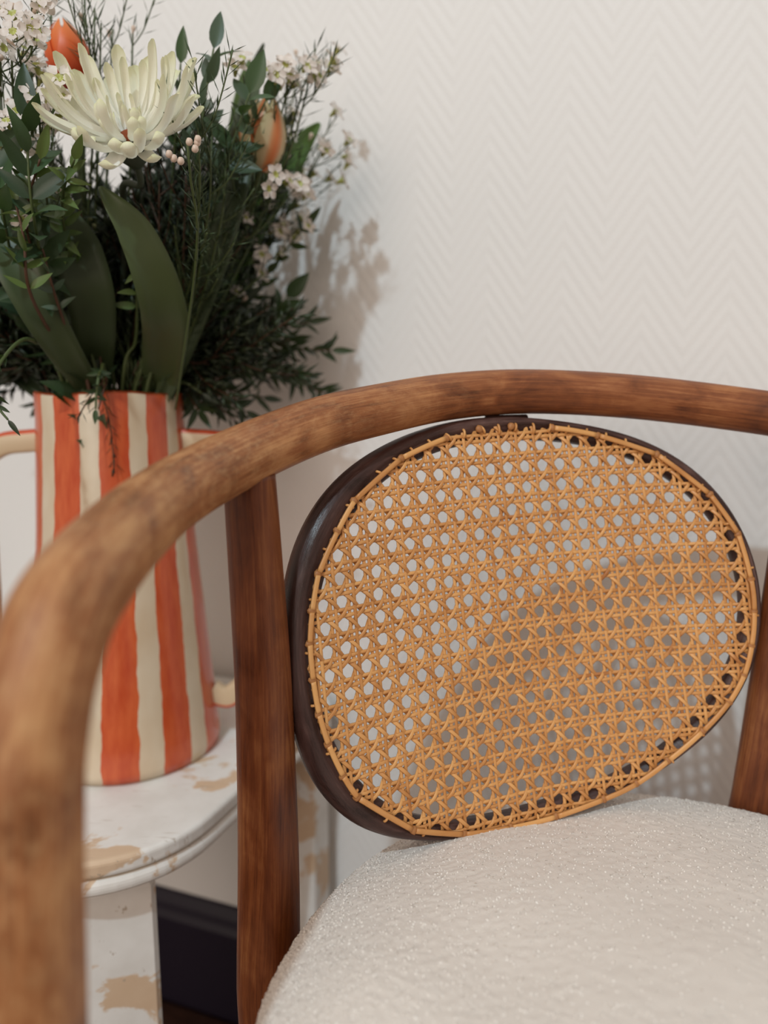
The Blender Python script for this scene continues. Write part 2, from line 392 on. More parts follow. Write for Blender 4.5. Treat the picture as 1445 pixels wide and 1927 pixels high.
# ------------------------------------------------------------------ armchair
ch = thing('armchair', (.145, .33, 0), 'brown bentwood armchair with round arms and an oval woven cane back', 'chair')
Q = (0.1025, 0.509, .78 - 0.1228, 0.2419, 2.2481, 0.2055, 2.3415)
def panel(u, v, w=0):
    """curved, reclined surface of the backrest: u sideways, v up, w towards the sitter (metres)"""
    u = np.asarray(u, float); v = np.asarray(v, float); X0, Y0, Z0, th, k, tl, k1 = Q
    ang = lambda s: k * s + k1 * s * s / 2
    ss = (np.arange(16) + .5) / 16
    a = sum(np.cos(ang(u * s)) for s in ss) * u / 16; b = sum(np.sin(ang(u * s)) for s in ss) * u / 16
    t = (math.cos(th), math.sin(th)); nn = (math.sin(th), -math.cos(th)); off = b - v * math.tan(tl)
    T = th - ang(u); w = w + 0 * u
    x = X0 + a * t[0] + off * nn[0] + w * np.sin(T) * math.cos(tl)
    y = Y0 + a * t[1] + off * nn[1] - w * np.cos(T) * math.cos(tl)
    return np.stack([x, y, Z0 + v + w * math.sin(tl)], -1)
S_OUT = [0.15303, -0.00369, 0.00222, 0.01669, 0.00477, 0.00268, 0.00125, -0.00186, 0.00042, 0.00096, 0.00043, -0.00081, -0.00091]
S_IN = [0.14437, 0.00033, -0.00026, 0.0143, 0.00493, 0.00271, 0.00124, -0.00103, 0.00035, 0.00027, 0.00052]
def rad(s, th): return s[0] + sum(s[1 + 2 * i] * np.cos((i + 1) * th) + s[2 + 2 * i] * np.sin((i + 1) * th) for i in range((len(s) - 1) // 2))
UC, VCn = -.009, -.033
# bent rail: front left foot, arm, back, right arm, front right foot
rc = [(-.125, .195, 0), (-.120, .207, .25), (-.115, .214, .48), (-.110, .213, .606), (-.109, .216, .647), (-.108, .2195, .671), (-.1055, .230, .696), (-.103, .257, .714), (-.101, .345, .7275),
      (-.077, .416, .742), (-.040, .460, .7565), (-.004, .487, .765), (.045, .521, .773), (.102, .541, .776), (.178, .546, .772), (.267, .539, .761), (.325, .512, .750),
      (.365, .465, .741), (.385, .40, .734), (.396, .33, .724), (.401, .275, .705), (.402, .26, .68), (.403, .255, .62), (.405, .25, .48), (.408, .245, .25), (.412, .24, 0)]
rr = [.016, .016, .0165, .017, .017, .017, .017, .017, .017, .017, .0165, .016, .0155, .0153, .0153, .0153, .0155, .016, .017, .017, .017, .017, .017, .0165, .016, .016]
P = curve(rc, 10); R = np.interp(np.linspace(0, len(rr) - 1, len(P)), range(len(rr)), rr)
V, F, uv = tube(P, R, 28); part('bent_rail', V, F, MAT['rail'], ch, uv=uv)
# posts: top under the rail, foot on the floor
def post(p, r, name='back_post'):
    a = np.arange(24) / 24 * 2 * math.pi
    sec = np.stack([np.sign(np.cos(a)) * np.abs(np.cos(a)) ** .62, np.sign(np.sin(a)) * np.abs(np.sin(a)) ** .62 * .9], 1)
    rot = math.radians(28); sec = sec @ np.array([[math.cos(rot), math.sin(rot)], [-math.sin(rot), math.cos(rot)]])
    P = curve(p, 8); R = np.interp(np.linspace(0, len(r) - 1, len(P)), range(len(r)), r)
    V, F, uv = tube(P, R, sec=sec, up=(1, 0, 0)); return part(name, V, F, MAT['post'], ch, uv=uv)
post([at(469, 893, .425), at(480, 1050, .434), at(496, 1300, .450), at(505, 1600, .470), at(506, 1850, .488), (-.075, .445, .30), (-.095, .49, 0)], [.0132, .0140, .0152, .0170, .0186, .018, .016])
post([(.288, .527, .752), (.284, .522, .70), (.279, .520, .62), (.272, .520, .50), (.268, .525, .42), (.275, .545, .2), (.29, .57, 0)], [.0130, .014, .015, .0165, .0165, .016, .014])
# seat ring under the cushion
CS = np.array([.150, .315])
V, F, a = lathe([(.175, .418), (.205, .414), (.214, .420), (.216, .436), (.210, .450), (.175, .452), (.170, .44), (.175, .418)], 64, CS)
part('seat_ring', V, F, MAT['rail'], ch)
V, F = prism([(CS[0] + .18 * math.cos(t), CS[1] + .18 * math.sin(t)) for t in np.linspace(0, 2 * math.pi, 49)[:-1]], .436, .448, .002)
part('seat_board', V, F, MAT['post'], ch)
# oval frame of the back
nt = 180; th = np.arange(nt) / nt * 2 * math.pi; ro = rad(S_OUT, th) - .0005
DD = ro - rad(S_IN, th)
pf = [(0, 0, -.009), (.05, 0, -.005), (.2, 0, -.0008), (.45, 0, .0012), (.75, 0, .0008), (1, -.0012, -.0004), (1, .003, -.0014), (1, .006, -.003), (1, .0075, -.006), (1, .0075, -.012), (1, .0055, -.016), (.9, 0, -.0185), (.3, 0, -.018), (.04, 0, -.014)]
rows = [panel(UC + (ro - a_ * DD - b_) * np.cos(th), VCn + (ro - a_ * DD - b_) * np.sin(th), w_) for a_, b_, w_ in pf]
V = np.stack(rows, 1); k = len(pf)
F = [(i * k + j, ((i + 1) % nt) * k + j, ((i + 1) % nt) * k + (j + 1) % k, i * k + (j + 1) % k) for i in range(nt) for j in range(k)]
uvo = np.stack([np.repeat(np.abs(np.arange(nt) / nt * 2 - 1) * .48, k), np.tile(np.arange(k) / k * .08, nt)], 1)
ov = part('oval_frame', V.reshape(-1, 3), F, MAT['oval'], ch, uv=uvo)
for d_ in ((-.012, .10), ):
    V, F, uv = tube(np.array([panel(d_[0] - .0135, d_[1] + .0015, -.010), panel(d_[0] + .016, d_[1] + .0018, -.010)]), .0035, 10)
    part('spacer_block', V, F, MAT['oval'], ch)
# cane weave
PP = .0127; PR = .0127 * 1.0856; ROT = .0495
PEG = [(-60.6, 88.6), (-93.9, 76.8), (-128.7, 52.4), (-141.3, 35.1), (-155.6, 11.5), (-160.9, -9.5), (-163.3, -27.8), (-162.3, -49.2), (-159.4, -69.0), (-154.0, -87.8), (-145.1, -108.1), (-136.1, -122.8), (-98.3, -151.8), (-62.7, -162.0), (-28.9, -164.2), (4.2, -161.8), (39.3, -153.9), (63.3, -145.2), (86.3, -130.7), (111.4, -111.3), (130.7, -91.4), (141.7, -73.3), (147.9, -53.5), (151.2, -30.2), (150.5, -8.8), (144.0, 21.6), (126.8, 48.1), (91.8, 75.3), (50.1, 88.6), (17.9, 94.0), (-12.5, 95.4), (-36.1, 94.0)]
PEG = [np.array(p) / 1000 for p in PEG]
PT = np.array([math.atan2(p[1] - VCn, p[0] - UC) for p in PEG]); PRD = np.array([math.hypot(p[0] - UC, p[1] - VCn) for p in PEG])
PO = np.argsort(PT); PT, PRD = PT[PO], PRD[PO]; PT = np.concatenate([PT[-1:] - 2 * math.pi, PT, PT[:1] + 2 * math.pi]); PRD = np.concatenate([PRD[-1:], PRD, PRD[:1]])
def edge_rad(t):
    i = np.clip(np.searchsorted(PT, t) - 1, 0, len(PT) - 2); a, b = PT[i], PT[i + 1]; ra, rb = PRD[i], PRD[i + 1]
    return ra * rb * np.sin(b - a) / (ra * np.sin(t - a) + rb * np.sin(b - t))
def lat(c, r):
    u0 = (c - 11) * PP; v0 = r * PR
    return u0 * math.cos(ROT) - v0 * math.sin(ROT), u0 * math.sin(ROT) + v0 * math.cos(ROT)
def inside(u, v, m_=.0008):
    t = np.arctan2(v - VCn, u - UC); return np.hypot(u - UC, v - VCn) - (edge_rad(t) + m_)
SEC = np.array([(-1.12, -.34), (-.86, .22), (-.35, .44), (.35, .44), (.86, .22), (1.12, -.34)])
def strand(c0, r0, dc, dr, wfun, hw):
    """one cane: straight in the lattice from (c0, r0) along (dc, dr), woven in and out by wfun(c, r)"""
    t = np.arange(-60, 60, .1667 if dc * dr == 0 else .125); c = c0 + t * dc; r = r0 + t * dr
    u, v = lat(c, r); k = inside(u, v) < 0
    if k.sum() < 4: return
    i0 = np.argmax(k); i1 = len(k) - np.argmax(k[::-1]) - 1
    i0 = max(i0 - 1, 0); i1 = i1 + 1
    c, r = c[i0:i1 + 1], r[i0:i1 + 1]; wv_ = wfun(c, r)
    ph = rng.uniform(0, 6.28); j = .00022 * np.sin(np.arange(len(c)) * .13 + ph) + rng.normal(0, .00016)
    n_ = len(c); e = np.minimum(np.arange(n_), np.arange(n_)[::-1]) / 2.0
    wv_ = wv_ * np.clip(e / 2, 0, 1) + np.where(e < 1.2, -.0012 * (1.2 - e), .0004)
    L = math.hypot(dc * PP, dr * PR); px_, py_ = -dr * PR / L, dc * PP / L       # sideways in the sheet
    u, v = lat(c, r); pu = px_ * math.cos(ROT) - py_ * math.sin(ROT); pv = px_ * math.sin(ROT) + py_ * math.cos(ROT)
    W = hw * (1 + .05 * np.sin(np.arange(n_) * .31 + ph))
    V = np.stack([panel(u + pu * (j + s_[0] * W), v + pv * (j + s_[0] * W), wv_ + s_[1] * .00085) for s_ in SEC], 1)
    K = len(SEC)
    F = [(i * K + q, (i + 1) * K + q, (i + 1) * K + (q + 1) % K, i * K + (q + 1) % K) for i in range(n_ - 1) for q in range(K)]
    F += [tuple(range(K)), tuple((n_ - 1) * K + q for q in range(K))[::-1]]
    o_ = rng.uniform(0, 3); uv = np.stack([np.repeat(np.arange(n_) * L * .1667 + o_, K), np.tile(np.array([p_[0] for p_ in SEC]) * .0012 + o_, n_)], 1)
    part('cane_strand', V.reshape(-1, 3), F, MAT['cane'], ov, uv=uv)
OFF = .138; HW = .00107
def wH(c, r):
    f = np.mod(c, 1.0); return np.interp(f, [0, .365, .635, 1], [0.0, .0009, -.0007, 0.0])
def wV(c, r):
    f = np.mod(r, 1.0); return np.interp(f, [0, .365, .635, 1], [0.0, .0001, -.0001, 0.0])
def wD1(c, r): return -.0017 * np.cos(2 * math.pi * (c - .5))      # over the horizontal pairs, under the vertical pairs
def wD2(c, r): return .0016 * np.cos(2 * math.pi * (c - .5))
for i in range(-5, 28):
    for s_ in (-OFF, OFF): strand(i + .5 + s_, 0, 0, 1, wV, HW)
for j in range(-16, 12):
    for s_ in (-OFF, OFF): strand(0, j + .5 + s_, 1, 0, wH, HW)
for k in range(-30, 50):
    strand(k + .5, 0, 1, 1, wD1, HW * 1.05)
    strand(k + .5, 0, 1, -1, wD2, HW * 1.05)
# knots and the binding cane round the edge
def blob(rx, ry, rz, n=6, m_=10, seed=0):
    r_ = np.random.default_rng(seed); V = [(0, 0, -rz)]
    for i in range(1, n):
        p = math.pi * i / n
        for j in range(m_):
            q = 2 * math.pi * j / m_; k = 1 + .12 * math.sin(3 * q + i * 1.1 + seed) + r_.normal(0, .03)
            V.append((rx * math.sin(p) * math.cos(q) * k, ry * math.sin(p) * math.sin(q) * k, -rz * math.cos(p)))
    V.append((0, 0, rz)); F = [(0, 1 + (j + 1) % m_, 1 + j) for j in range(m_)]
    for i in range(n - 2):
        for j in range(m_): a_ = 1 + i * m_; F.append((a_ + j, a_ + (j + 1) % m_, a_ + m_ + (j + 1) % m_, a_ + m_ + j))
    e = len(V) - 1; F += [(e, e - m_ + j, e - m_ + (j + 1) % m_) for j in range(m_)]
    return np.array(V), F
knots = []
for s_ in range(3):
    J = Join(); J.add(*blob(.0029, .0026, .0019, seed=s_))
    t = np.linspace(0, 2 * math.pi, 13)[:-1]
    V, F, uv = tube(np.c_[.0019 * np.cos(np.append(t, t[0])), .0017 * np.sin(np.append(t, t[0])), .0006 + .0003 * np.sin(2 * np.append(t, t[0]))], .0006, 6, caps=False)
    J.add(V, F, uv); knots.append(J.mesh('cane_knot', MAT['knot']))
def basis(p, d=.001):
    u, v = p; o_ = panel(u, v, .0014); x = panel(u + d, v) - panel(u - d, v); y = panel(u, v + d) - panel(u, v - d)
    x /= np.linalg.norm(x); z = np.cross(x, y); z /= np.linalg.norm(z); y = np.cross(z, x)
    return Matrix(((x[0], y[0], z[0], o_[0]), (x[1], y[1], z[1], o_[1]), (x[2], y[2], z[2], o_[2]), (0, 0, 0, 1)))
for i, p in enumerate(PEG):
    if 2 <= i and i % 1 == 0:
        link('cane_knot', knots[i % 3], ov, basis(p) @ Matrix.Rotation(i * 1.7, 4, 'Z'))
link('cane_knot', knots[0], ov, basis(PEG[0])); link('cane_knot', knots[1], ov, basis(PEG[1]))
for i in range(len(PEG)):
    a_, b_ = PEG[i], PEG[(i + 1) % len(PEG)]
    if i >= 29: continue                                    # the binding is missing along the top
    t = np.linspace(.04, .96, 12)[:, None]; m_ = (a_ + b_) / 2; d_ = m_ - np.array([UC, VCn]); d_ = d_ / np.linalg.norm(d_)
    q = a_ + (b_ - a_) * t + d_ * .0004 * np.sin(t * math.pi)
    tn = (b_ - a_) / np.linalg.norm(b_ - a_); pn = np.array([-tn[1], tn[0]])
    V = np.stack([panel(q[:, 0] + pn[0] * s_[0] * .00165, q[:, 1] + pn[1] * s_[0] * .00165, .0028 + s_[1] * .0013 + .0003 * np.sin(t[:, 0] * math.pi)) for s_ in SEC], 1)
    F = [(x * 6 + y, (x + 1) * 6 + y, (x + 1) * 6 + (y + 1) % 6, x * 6 + (y + 1) % 6) for x in range(11) for y in range(6)] + [tuple(range(6)), tuple(66 + y for y in range(6))[::-1]]
    part('binding_cane', V.reshape(-1, 3), F, MAT['cane'], ov, uv=np.stack([np.repeat(np.arange(12) * .002, 6) + i, np.tile([s_[0] * .001 for s_ in SEC], 12)], 1))
# small loops that come up out of the frame holes outside the binding
def loop(p, ang, L=.005, h=.0022):
    t = np.linspace(0, math.pi, 9); P = np.stack([panel(p[0] + math.cos(ang) * L * (.5 - .5 * math.cos(x)), p[1] + math.sin(ang) * L * (.5 - .5 * math.cos(x)), .0002 + h * math.sin(x)) for x in t])
    V, F, uv = tube(P, .00085, 6); part('cane_loop', V, F, MAT['cane'], ov, uv=uv)
for i in range(64):
    t = i / 64 * 2 * math.pi; r_ = rad(S_IN, np.array(t)); u, v = UC + (r_ + .0022) * math.cos(t), VCn + (r_ + .0022) * math.sin(t)
    if i % 2 == 0 or .3 * math.pi < t < .72 * math.pi: loop((u, v), t + math.pi + rng.uniform(-.5, .5), rng.uniform(.004, .007), rng.uniform(.0016, .0026))

# ------------------------------------------------------------------ boucle seat cushion
cu = thing('seat_cushion', (CS[0], CS[1], .452), 'plump round off-white boucle seat cushion on the cane-backed armchair', 'cushion')
def vnoise(P, s, seed):
    P = P * s; I = np.floor(P).astype(int); f = P - I; f = f * f * (3 - 2 * f); r_ = 0
    for dx in (0, 1):
        for dy in (0, 1):
            for dz in (0, 1):
                hsh = (I[:, 0] + dx) * 73856093 ^ (I[:, 1] + dy) * 19349663 ^ (I[:, 2] + dz) * 83492791 ^ seed * 2654435
                hsh = (hsh ^ (hsh >> 13)) * 1274126177 & 0x7fffffff
                r_ = r_ + (hsh % 10007) / 10007 * (f[:, 0] if dx else 1 - f[:, 0]) * (f[:, 1] if dy else 1 - f[:, 1]) * (f[:, 2] if dz else 1 - f[:, 2])
    return r_
CR = .222
def cush_base(x, a):
    """x 0..1 from the top centre down over the side to the bottom rim"""
    k = np.clip(x, 0, 1); p = k * math.pi * .5 * 1.28
    r = CR * np.sin(np.minimum(p, math.pi / 2)) ** .80; r = np.where(p > math.pi / 2, CR * (1 - .11 * ((p - math.pi / 2) / .44) ** 2), r)
    z = np.where(p < math.pi / 2, .466 + .037 * np.clip(np.cos(p), 0, 1) ** .75, .466 - .018 * np.sin((p - math.pi / 2) / .44 * math.pi / 2))
    rr_ = r * (1 + .02 * np.sin(2 * a + .6) + .012 * np.sin(3 * a))
    return np.stack([CS[0] + .010 + rr_ * np.sin(a), CS[1] - rr_ * np.cos(a), z], -1)
NG = 540
gx, gy = np.meshgrid(np.linspace(-1, 1, NG), np.linspace(-1, 1, NG)); gx, gy = gx.ravel(), gy.ravel()      # an even grid wrapped over the dome
m_ = np.abs(gx) > np.abs(gy); rr0 = np.where(m_, gx, gy); rr0s = np.where(np.abs(rr0) < 1e-9, 1e-9, rr0)
ph_ = np.where(m_, math.pi / 4 * gy / rr0s, math.pi / 2 - math.pi / 4 * gx / rr0s); ph_ = np.where(rr0 < 0, ph_ + math.pi, ph_); Xr = np.abs(rr0)
B = cush_base(np.maximum(Xr, 1e-4), ph_); G = B.reshape(NG, NG, 3)
N = np.cross(np.gradient(G, axis=1).reshape(-1, 3), np.gradient(G, axis=0).reshape(-1, 3)); N /= np.linalg.norm(N, axis=1)[:, None] + 1e-12
if N[(NG // 2) * NG + NG // 2][2] < 0: N = -N
dis = .0006 * (vnoise(B, 300, 1) - .5) + .0009 * (vnoise(B, 620, 2) - .5) + .005 * (vnoise(B, 18, 3) - .5)
V = B + N * dis[:, None]
q = (np.arange(NG - 1)[:, None] * NG + np.arange(NG - 1)[None]).ravel()[:, None]
Fq = (q + np.array([0, 1, NG + 1, NG])).tolist()
rim_ = [i for i in range(NG)] + [i * NG + NG - 1 for i in range(1, NG)] + [(NG - 1) * NG + i for i in range(NG - 2, -1, -1)] + [i * NG for i in range(NG - 2, 0, -1)]
Fq.append(tuple(rim_[::-1]))
part('cover', V, Fq, MAT['boucle'], cu)
# short shiny curls of the pile: nobody could count them
K = 34000
xs = np.sqrt(rng.uniform(0, .95, K)) * .92; aa = rng.uniform(0, 2 * math.pi, K)
b0 = cush_base(xs, aa); e1 = cush_base(xs + .002, aa) - b0; e1 /= np.linalg.norm(e1, axis=1)[:, None]
e2 = cush_base(xs, aa + .01) - b0; e2 /= np.linalg.norm(e2, axis=1)[:, None]; nn = np.cross(e1, e2); nn *= np.sign((nn @ np.array([0, 0, 1.]) + (xs > .8) * 10 * ((b0 - [CS[0], CS[1], .45]) * nn).sum(1)))[:, None]
th_ = rng.uniform(0, 2 * math.pi, K)[:, None]; d1 = np.cos(th_) * e1 + np.sin(th_) * e2; d2 = np.cross(nn, d1)
Lh = rng.uniform(.0010, .0028, K)[:, None]; Wd = rng.uniform(.00022, .00050, K)[:, None]; base = b0 + nn * (.0006 * (vnoise(b0, 300, 1) - .5) + .0009 * (vnoise(b0, 620, 2) - .5) + .005 * (vnoise(b0, 18, 3) - .5))[:, None]
tl_ = rng.normal(0, .22, (K, 1))
pts = []
for t_, h_ in ((-.5, -.0001), (0, .00042), (.5, -.0001)):
    for s_ in (-1, 1): pts.append(base + d1 * Lh * t_ + d2 * Wd * s_ + nn * (h_ + s_ * Wd * tl_))
Vp = np.stack(pts, 1).reshape(-1, 3); q = np.arange(K)[:, None] * 6
Fp = np.concatenate([q + np.array([0, 1, 3, 2]), q + np.array([2, 3, 5, 4])]).tolist()
tag(part('pile', Vp, Fp, MAT['pile'], cu, smooth=False), 'short glossy curls of the boucle pile', kind='stuff')
t = np.linspace(0, 2 * math.pi, 121); P = cush_base(np.full(121, .86), t)
V, F, uv = tube(P, .0035, 8, caps=False); part('piping', V, F, MAT['boucle'], cu, uv=uv)

# ------------------------------------------------------------------ bouquet
def nrm(v): v = np.asarray(v, float); return v / (np.linalg.norm(v) + 1e-12)
def leafmesh(name, mat, L=1.0, W=.36, bend=.25, fold=.18, tip=1.0, n=7):
    """unit leaf along +Y, upper side +Z"""
    V = []; F = []
    for i in range(n):
        t = i / (n - 1); wd = W * (math.sin(math.pi * min(t ** .8, 1)) ** .8 if 0 < t < 1 else .03) * (1 - .25 * t * tip)
        z = -bend * t * t
        for s_ in (-1, -.5, 0, .5, 1): V.append((s_ * wd / 2, t * L, z + fold * abs(s_) * wd))
    for i in range(n - 1):
        for j in range(4): a_ = i * 5 + j; F.append((a_, a_ + 1, a_ + 6, a_ + 5))
    return mesh(name, V, F, mat, uv=[(v[1], v[0]) for v in V])
LEAF = {k: [leafmesh('leaf', MAT[m_], W=w_, bend=b_, fold=f_) for (b_, f_) in ((.12, .12), (.35, .2), (-.12, .1))] for k, m_, w_ in
        (('e', 'leaf', .40), ('g', 'leaf_grey', .38), ('l', 'leaf_light', .34), ('d', 'leaf_dark', .36), ('r', 'leaf', .52), ('n', 'leaf_dark', .30))}
def orient(p, y, z, sc):
    y = nrm(y); x = nrm(np.cross(y, z)); z = np.cross(x, y)
    if isinstance(sc, (int, float)): sc = (sc, sc, sc)
    return Matrix(((x[0] * sc[0], y[0] * sc[1], z[0] * sc[2], p[0]), (x[1] * sc[0], y[1] * sc[1], z[1] * sc[2], p[1]), (x[2] * sc[0], y[2] * sc[1], z[2] * sc[2], p[2]), (0, 0, 0, 1)))
# waxflower bloom
J = Join()
for k in range(5):
    a0 = k * 2 * math.pi / 5; V = []; F = []
    for i in range(5):
        t = i / 4; wd = [.18, .42, .52, .40, .12][i]; r_ = .22 + .62 * t; z = .16 + .22 * t - .18 * t * t + .05 * math.sin(k * 2.1 + i)
        for s_ in (-1, 0, 1): V.append((r_, s_ * wd / 2 * 1.25, z + .09 * abs(s_) * (1 if i < 4 else 2)))
    for i in range(4):
        for j in range(2): a_ = i * 3 + j; F.append((a_, a_ + 3, a_ + 4, a_ + 1))
    V = np.array(V); c_, s1 = math.cos(a0), math.sin(a0); V = np.stack([V[:, 0] * c_ - V[:, 1] * s1, V[:, 0] * s1 + V[:, 1] * c_, V[:, 2]], 1)
    J.add(V, F)
FLOWER = J.mesh('flower', MAT['wax'])
V, F, _ = lathe([(0, -.55), (.10, -.45), (.16, -.15), (.27, .12), (.30, .18), (.22, .19), (.14, .08), (0, .06)], 12); CUP = mesh('flower_cup', V, F, MAT['wax_cup'])
V, F, _ = lathe([(0, -.5), (.10, -.42), (.17, -.1), (.30, .15), (.33, .40), (.22, .62), (0, .70)], 12); BUD = mesh('bud', V, F, MAT['bud'])
V, F = blob(1, 1, 1, 6, 10, 3); SEED = mesh('seed', V, F, MAT['seed']); PINK = mesh('berry', V, F, MAT['bud'])

GROUPN = 'stems arranged in the striped vase'
MOUTH = np.array([VC[0], VC[1], VB + .322])
def root_pts(tip, k=None):
    """where a stem stands inside the vase and where it leaves the mouth"""
    d = np.array([tip[0] - VC[0], tip[1] - VC[1]]); r_ = np.linalg.norm(d); d = d / (r_ + 1e-9)
    q = min(.046, .012 + r_ * .28); j = rng.normal(0, .006, 2)
    ex = np.array([VC[0] + d[0] * q + j[0], VC[1] + d[1] * q + j[1], VB + .315])
    e = ex[:2] - VC; le = np.linalg.norm(e)
    if le > .049: ex[:2] = VC + e / le * .049
    b = np.array([VC[0] - d[0] * .03 - j[0], VC[1] - d[1] * .03 - j[1], VB + .03]); return b, ex
def clear(p, gap=.085):
    """draw a point back along its sight line until it stands clear of the wall"""
    d = p - EYE; k = (WN - gap - EYE[:2] @ NV) / (d[:2] @ NV)
    return EYE + d * min(1, k) if k > 0 else p
def path_to(tip, mid=None, lift=.35):
    tip = clear(np.asarray(tip, float)); mid = [clear(q) for q in mid] if mid is not None else None
    b, ex = root_pts(tip); up = np.linalg.norm(tip - ex)
    if mid is None:
        m1 = ex + (tip - ex) * .5; m1[2] += up * .10; pts = [b, ex, m1, tip]
    else: pts = [b, ex] + list(mid) + [tip]
    return curve(pts, 10)
def needles(J, P, T, t0, sp, L, wd, spread=.9):
    n_ = 0; d_ = np.linalg.norm(np.diff(P, axis=0), axis=1); cum = np.concatenate([[0], np.cumsum(d_)]); s_ = cum[-1] * t0
    while s_ < cum[-1]:
        i = min(int(np.searchsorted(cum, s_)), len(P) - 1); p = np.array([np.interp(s_, cum, P[:, k]) for k in range(3)]); t = T[i]
        a_ = n_ * 2.4 + rng.uniform(-.4, .4); x = nrm(np.cross(t, [.3, .2, .9])); y = np.cross(t, x)
        side = x * math.cos(a_) + y * math.sin(a_); ag = spread * rng.uniform(.6, 1.15); d = nrm(t * math.cos(ag) + side * math.sin(ag))
        l = L * rng.uniform(.65, 1.2); q = nrm(np.cross(d, t)); r_ = np.cross(d, q); m_ = p + d * l * .5 + t * l * .06
        V = [p, m_ + q * wd, m_ + r_ * wd * .5, m_ - q * wd, m_ - r_ * wd * .5, p + d * l + t * l * .15]
        J.add(V, [(0, 2, 1), (0, 3, 2), (0, 4, 3), (0, 1, 4), (5, 1, 2), (5, 2, 3), (5, 3, 4), (5, 4, 1)]); s_ += sp * rng.uniform(.7, 1.3); n_ += 1
def tangents(P): T = np.gradient(P, axis=0); return T / (np.linalg.norm(T, axis=1)[:, None] + 1e-12)
def branchlets(P, T, n_, t0, L, spread=.7):
    out = []
    for k in range(n_):
        f = t0 + (1 - t0) * (k + .5) / n_ * .95; i = int(f * (len(P) - 1)); a_ = k * 2.4 + rng.uniform(-.5, .5)
        x = nrm(np.cross(T[i], [.3, .2, .9])); y = np.cross(T[i], x); d = nrm(T[i] * math.cos(spread) + (x * math.cos(a_) + y * math.sin(a_)) * math.sin(spread))
        l = L * rng.uniform(.6, 1.2); out.append(curve([P[i], P[i] + d * l * .5 + [0, 0, -.002], P[i] + d * l + T[i] * l * .25], 6))
    return out
def flower_at(p, d, sc, parent, open_=True):
    d = nrm(d); z = d; y = nrm(np.cross(z, [.31, .2, .1])); Mx = orient(p, y, z, sc) @ Matrix.Rotation(rng.uniform(0, 6), 4, 'Z')
    if open_:
        f = link('flower', FLOWER, parent, Mx); link('flower_cup', CUP, f, Mx)
    else: link('bud', BUD, parent, Mx)
def waxflower(tip, label, nf=5, mid=None, br=4, L=.045, t0=.45, sc=.0085, dark=False, buds=2, needle=.014, group='waxflower sprigs'):
    """thing > stem, needle_foliage, flower (> flower_cup), bud"""
    P = path_to(tip, mid); T = tangents(P); o = thing('waxflower_sprig', P[0], label, 'flower', group)
    J = Join(); N_ = Join(); V, F, uv = tube(P, np.linspace(.0016, .0007, len(P)), 6); J.add(V, F, uv)
    needles(N_, P, T, t0, .0045, needle, .00055); ends = [(P[-1], T[-1])]
    for b in branchlets(P, T, br, t0, L):
        V, F, uv = tube(b, .0005, 5); J.add(V, F, uv); tb_ = tangents(b); needles(N_, b, tb_, .15, .0035, needle * .9, .0005); ends.append((b[-1], tb_[-1]))
    J.out('stem', MAT['stem'], o); f = N_.out('needle_foliage', MAT['needle_dark' if dark else 'needle'], o); f['kind'] = 'stuff'
    for k in range(nf):
        p, t = ends[-1 - k % len(ends)]; out_ = nrm(p - (MOUTH + [0, 0, .1])); toc = nrm(EYE - p)
        d = nrm(t + out_ * .6 + toc * .7 + rng.normal(0, .45, 3)); flower_at(p + nrm(rng.normal(0, 1, 3)) * .006 + d * .004, d, sc * rng.uniform(.85, 1.15), o)
    for k in range(buds):
        p, t = ends[k % len(ends)]; flower_at(p + rng.normal(0, .004, 3), t + rng.normal(0, .4, 3), sc * .55, o, False)
    return o
def foliage(tip, label, mid=None, br=8, L=.05, t0=.25, needle=.014, dark=True, sp=.003, name='foliage_sprig', stem='stem_red', wd=.0007, group='fine foliage sprigs'):
    P = path_to(tip, mid); T = tangents(P); o = thing(name, P[0], label, 'foliage', group); J = Join(); N_ = Join()
    V, F, uv = tube(P, np.linspace(.0017, .0006, len(P)), 6); J.add(V, F, uv); needles(N_, P, T, t0, sp, needle, wd)
    for b in branchlets(P, T, br, t0, L):
        V, F, uv = tube(b, .00055, 5); J.add(V, F, uv); needles(N_, b, tangents(b), .1, sp, needle * .9, wd)
    J.out('stem', MAT[stem], o); f = N_.out('needle_foliage', MAT['needle_dark' if dark else 'needle'], o); f['kind'] = 'stuff'; return o
